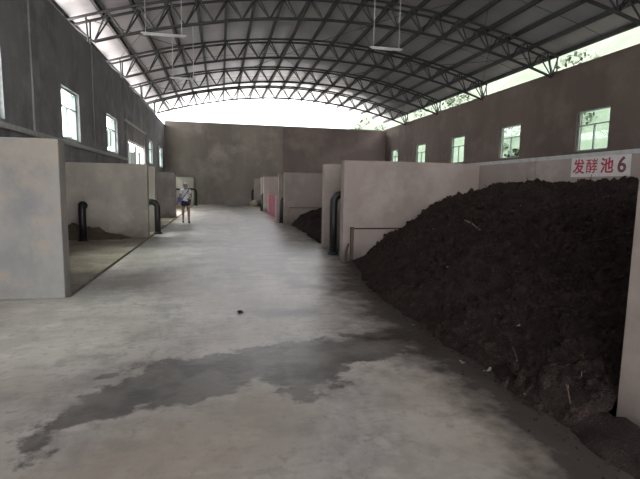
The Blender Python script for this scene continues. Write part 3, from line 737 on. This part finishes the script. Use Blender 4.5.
def build_person(loc, rz):
    # local: faces -y, x = viewer's right when facing the camera
    J = {}
    V = []; E = []; R = []
    def v(name, p, r, prev=None):
        J[name] = len(V); V.append(p); R.append(r)
        if prev: E.append((J[prev], J[name]))
    v('pelvis', (0, 0, .83), (.125, .095)); v('waist', (0, 0, .97), (.105, .08), 'pelvis'); v('chest', (0, 0, 1.14), (.125, .09), 'waist'); v('collar', (0, .005, 1.265), (.085, .065), 'chest'); v('neck', (0, 0, 1.34), .045, 'collar'); v('skull', (0, -.005, 1.40), .05, 'neck')
    legs = {'l': [(-.085, 0, .77), (-.10, .02, .43), (-.095, .13, .075), (-.10, .06, .04), (-.105, -.06, .025)], 'r': [(.085, 0, .77), (.10, -.09, .43), (.10, -.13, .07), (.105, -.21, .035), (.11, -.31, .022)]}
    for s, pts in legs.items():
        prev = 'pelvis'
        for k, (p, r) in enumerate(zip(pts, (.085, .055, .036, .036, .026))):
            if k == 1:
                mid = tuple((a + b) / 2 for a, b in zip(pts[0], pts[1])); v(s + 'th', mid, .07, prev); prev = s + 'th'
            if k == 2:
                mid = tuple(a * .65 + b * .35 for a, b in zip(pts[1], pts[2])); mid = (mid[0], mid[1] + .012, mid[2]); v(s + 'ca', mid, .053, prev); prev = s + 'ca'
            v(s + 'leg%d' % k, p, r, prev); prev = s + 'leg%d' % k
    arms = {'l': [(-.15, 0, 1.235), (-.215, .02, .99), (-.235, -.06, .78)], 'r': [(.15, 0, 1.235), (.225, .03, 1.0), (.12, -.14, .945)]}
    for s, pts in arms.items():
        prev = 'collar'
        for k, (p, r) in enumerate(zip(pts, (.052, .038, .026))):
            v(s + 'arm%d' % k, p, r, prev); prev = s + 'arm%d' % k
    body = skin_mesh('body', V, E, R, 0)
    parts = [body]
    for s in ('l', 'r'):           # hands: palm plus five fingers
        w = Vector(arms[s][2]); d = (w - Vector(arms[s][1])).normalized(); side = Vector((1 if s == 'l' else 0, 0, 0 if s == 'l' else 1)); side = (side - d * side.dot(d)).normalized(); nrm = d.cross(side)
        hv = [tuple(w - d * .01), tuple(w + d * .04), tuple(w + d * .085)]; hb = skin_mesh('palm', hv, [(0, 1), (1, 2)], [.024, (.03, .02), (.032, .016)], 0, 1); parts.append(hb)
        for k, (o_, ln) in enumerate(((-.026, .062), (-.009, .072), (.009, .068), (.026, .052))):
            a = w + d * .08 + side * o_; b = a + d * ln * .5 + nrm * .006; c = b + d * ln * .4 + nrm * .022
            parts.append(skin_mesh('f', [tuple(a), tuple(b), tuple(c)], [(0, 1), (1, 2)], [.009, .008, .007], 0, 1))
        a = w + d * .03 - side * .022; b = a + d * .03 - side * .024; c = b + d * .03 - side * .004
        parts.append(skin_mesh('t', [tuple(a), tuple(b), tuple(c)], [(0, 1), (1, 2)], [.011, .010, .008], 0, 1))
    hb = bmesh.new(); bmesh.ops.create_uvsphere(hb, u_segments=24, v_segments=18, radius=1)
    for q in hb.verts:
        x, y, z = q.co; k = 1 - .22 * max(0, -z) ** 1.5
        q.co = Vector((x * .073 * k, y * .092 * (1 - .10 * max(0, -z)), z * .108 + 1.452))
    parts.append(bm_mesh('head', hb, True))
    nb = bmesh.new(); bmesh.ops.create_cone(nb, cap_ends=True, segments=10, radius1=.018, radius2=.005, depth=.045, matrix=Matrix.Translation((0, -.094, 1.445)) @ Matrix.Rotation(-.25, 4, 'X')); parts.append(bm_mesh('nose', nb, True))
    for s in (-1, 1):
        eb = bmesh.new(); bmesh.ops.create_uvsphere(eb, u_segments=10, v_segments=8, radius=1)
        for q in eb.verts: q.co = Vector((q.co.x * .010 + s * .075, q.co.y * .02 + .005, q.co.z * .03 + 1.45))
        parts.append(bm_mesh('ear', eb, True))
    p = empty('person', loc); p.rotation_euler.z = rz
    tag(p, 'person in white top, white cap and dark shorts walking in the aisle', 'person')
    link('body', mesh_join('body', parts, .0065), M['skin'], p)
    # eyes, mouth
    for s in (-1, 1):
        eb = bmesh.new(); bmesh.ops.create_uvsphere(eb, u_segments=10, v_segments=8, radius=.011); bmesh.ops.translate(eb, verts=eb.verts[:], vec=(s * .03, -.078, 1.462)); link('eye', bm_mesh('eye', eb, True), M['eye'], p)
    mb = bmesh.new(); bmesh.ops.create_uvsphere(mb, u_segments=10, v_segments=8, radius=1)
    for q in mb.verts: q.co = Vector((q.co.x * .024, q.co.y * .012 - .083, q.co.z * .008 + 1.395))
    link('mouth', bm_mesh('mouth', mb, True), M['lips'], p)
    # clothing
    sh = skin_mesh('shirt', [(0, 0, .81), (0, 0, .97), (0, 0, 1.14), (0, .005, 1.27), (0, 0, 1.31), (-.155, 0, 1.235), (-.19, .01, 1.10), (.155, 0, 1.235), (.195, .015, 1.10)], [(0, 1), (1, 2), (2, 3), (3, 4), (3, 5), (5, 6), (3, 7), (7, 8)], [(.145, .112), (.13, .102), (.145, .108), (.10, .08), .06, .068, .062, .068, .062], 1)
    so = link('shirt', sh, M['shirt'], p)
    so2 = skin_mesh('shorts', [(0, 0, .88), (0, 0, .80), (-.085, 0, .74), (-.098, .008, .60), (.085, 0, .74), (.098, -.04, .60)], [(0, 1), (1, 2), (2, 3), (1, 4), (4, 5)], [(.132, .10), (.14, .115), .10, .092, .10, .092], 0)
    link('shorts', so2, M['shorts'], p)
    tube('strap', [(.12, -.02, 1.29), (.09, -.10, 1.22), (.0, -.125, 1.10), (-.08, -.125, .98), (-.145, -.06, .90)], .017, M['strap'], p, 8)
    bg_ = box('shoulder_bag', -.07, .07, -.05, .05, -.12, .10, M['blue'], p, bevel=.03); bg_.location = (-.225, -.03, .88)
    pc = box('pouch', -.06, .06, -.035, .035, -.07, .07, M['strap'], p, bevel=.02); pc.location = (.13, -.13, .84)
    for s, (a, b) in (('l', ((-.10, .14, .05), (-.105, -.075, .03))), ('r', ((.10, -.12, .05), (.11, -.325, .03)))):
        lo = skin_mesh('shoe', [(a[0], a[1] + .02, .045), (a[0], (a[1] + b[1]) / 2, .045), (b[0], b[1], .035)], [(0, 1), (1, 2)], [(.042, .045), (.045, .045), (.035, .032)], 0)
        link('shoe', lo, M['shoe'], p)
    hbm = bmesh.new(); bmesh.ops.create_uvsphere(hbm, u_segments=20, v_segments=14, radius=1)
    for q in hbm.verts: x, y, z = q.co; q.co = Vector((x * .08, y * .085 + .022, z * .105 + 1.452 - .01))
    link('hair', bm_mesh('hair', hbm, True), M['hair'], p)
    cb = bmesh.new(); bmesh.ops.create_uvsphere(cb, u_segments=24, v_segments=12, radius=1)
    bmesh.ops.delete(cb, geom=[q for q in cb.verts if q.co.z < -.05], context='VERTS')
    for q in cb.verts: x, y, z = q.co; q.co = Vector((x * .092, y * .108 + .004, z * .09 + 1.487))
    cap = link('cap', bm_mesh('cap', cb, True), M['shirt'], p)
    bb = bmesh.new(); rows = []
    for i in range(13):
        a = math.pi + i / 12 * math.pi
        rows.append([bb.verts.new((math.cos(a) * .09, math.sin(a) * .105 + .004, 1.487)), bb.verts.new((math.cos(a) * .092, math.sin(a) * .19 + .004, 1.47 - .0 * abs(math.cos(a))))])
    for a, b in zip(rows, rows[1:]): bb.faces.new((a[0], b[0], b[1], a[1]))
    bmesh.ops.solidify(bb, geom=bb.faces[:], thickness=.005)
    link('brim', bm_mesh('brim', bb, True), M['shirt'], cap)
    return p
build_person((-1.33, 18.0, .003), .12)

# put the origin of each heap at the middle of its base
for e, loc in ((cp, (3.6, 5.4, 0)), (cp2, (3.8, 13.8, 0)), (rm, (-3.1, 12.6, 0))):
    e.location = loc
    for o in e.children: o.location = o.location - Vector(loc)
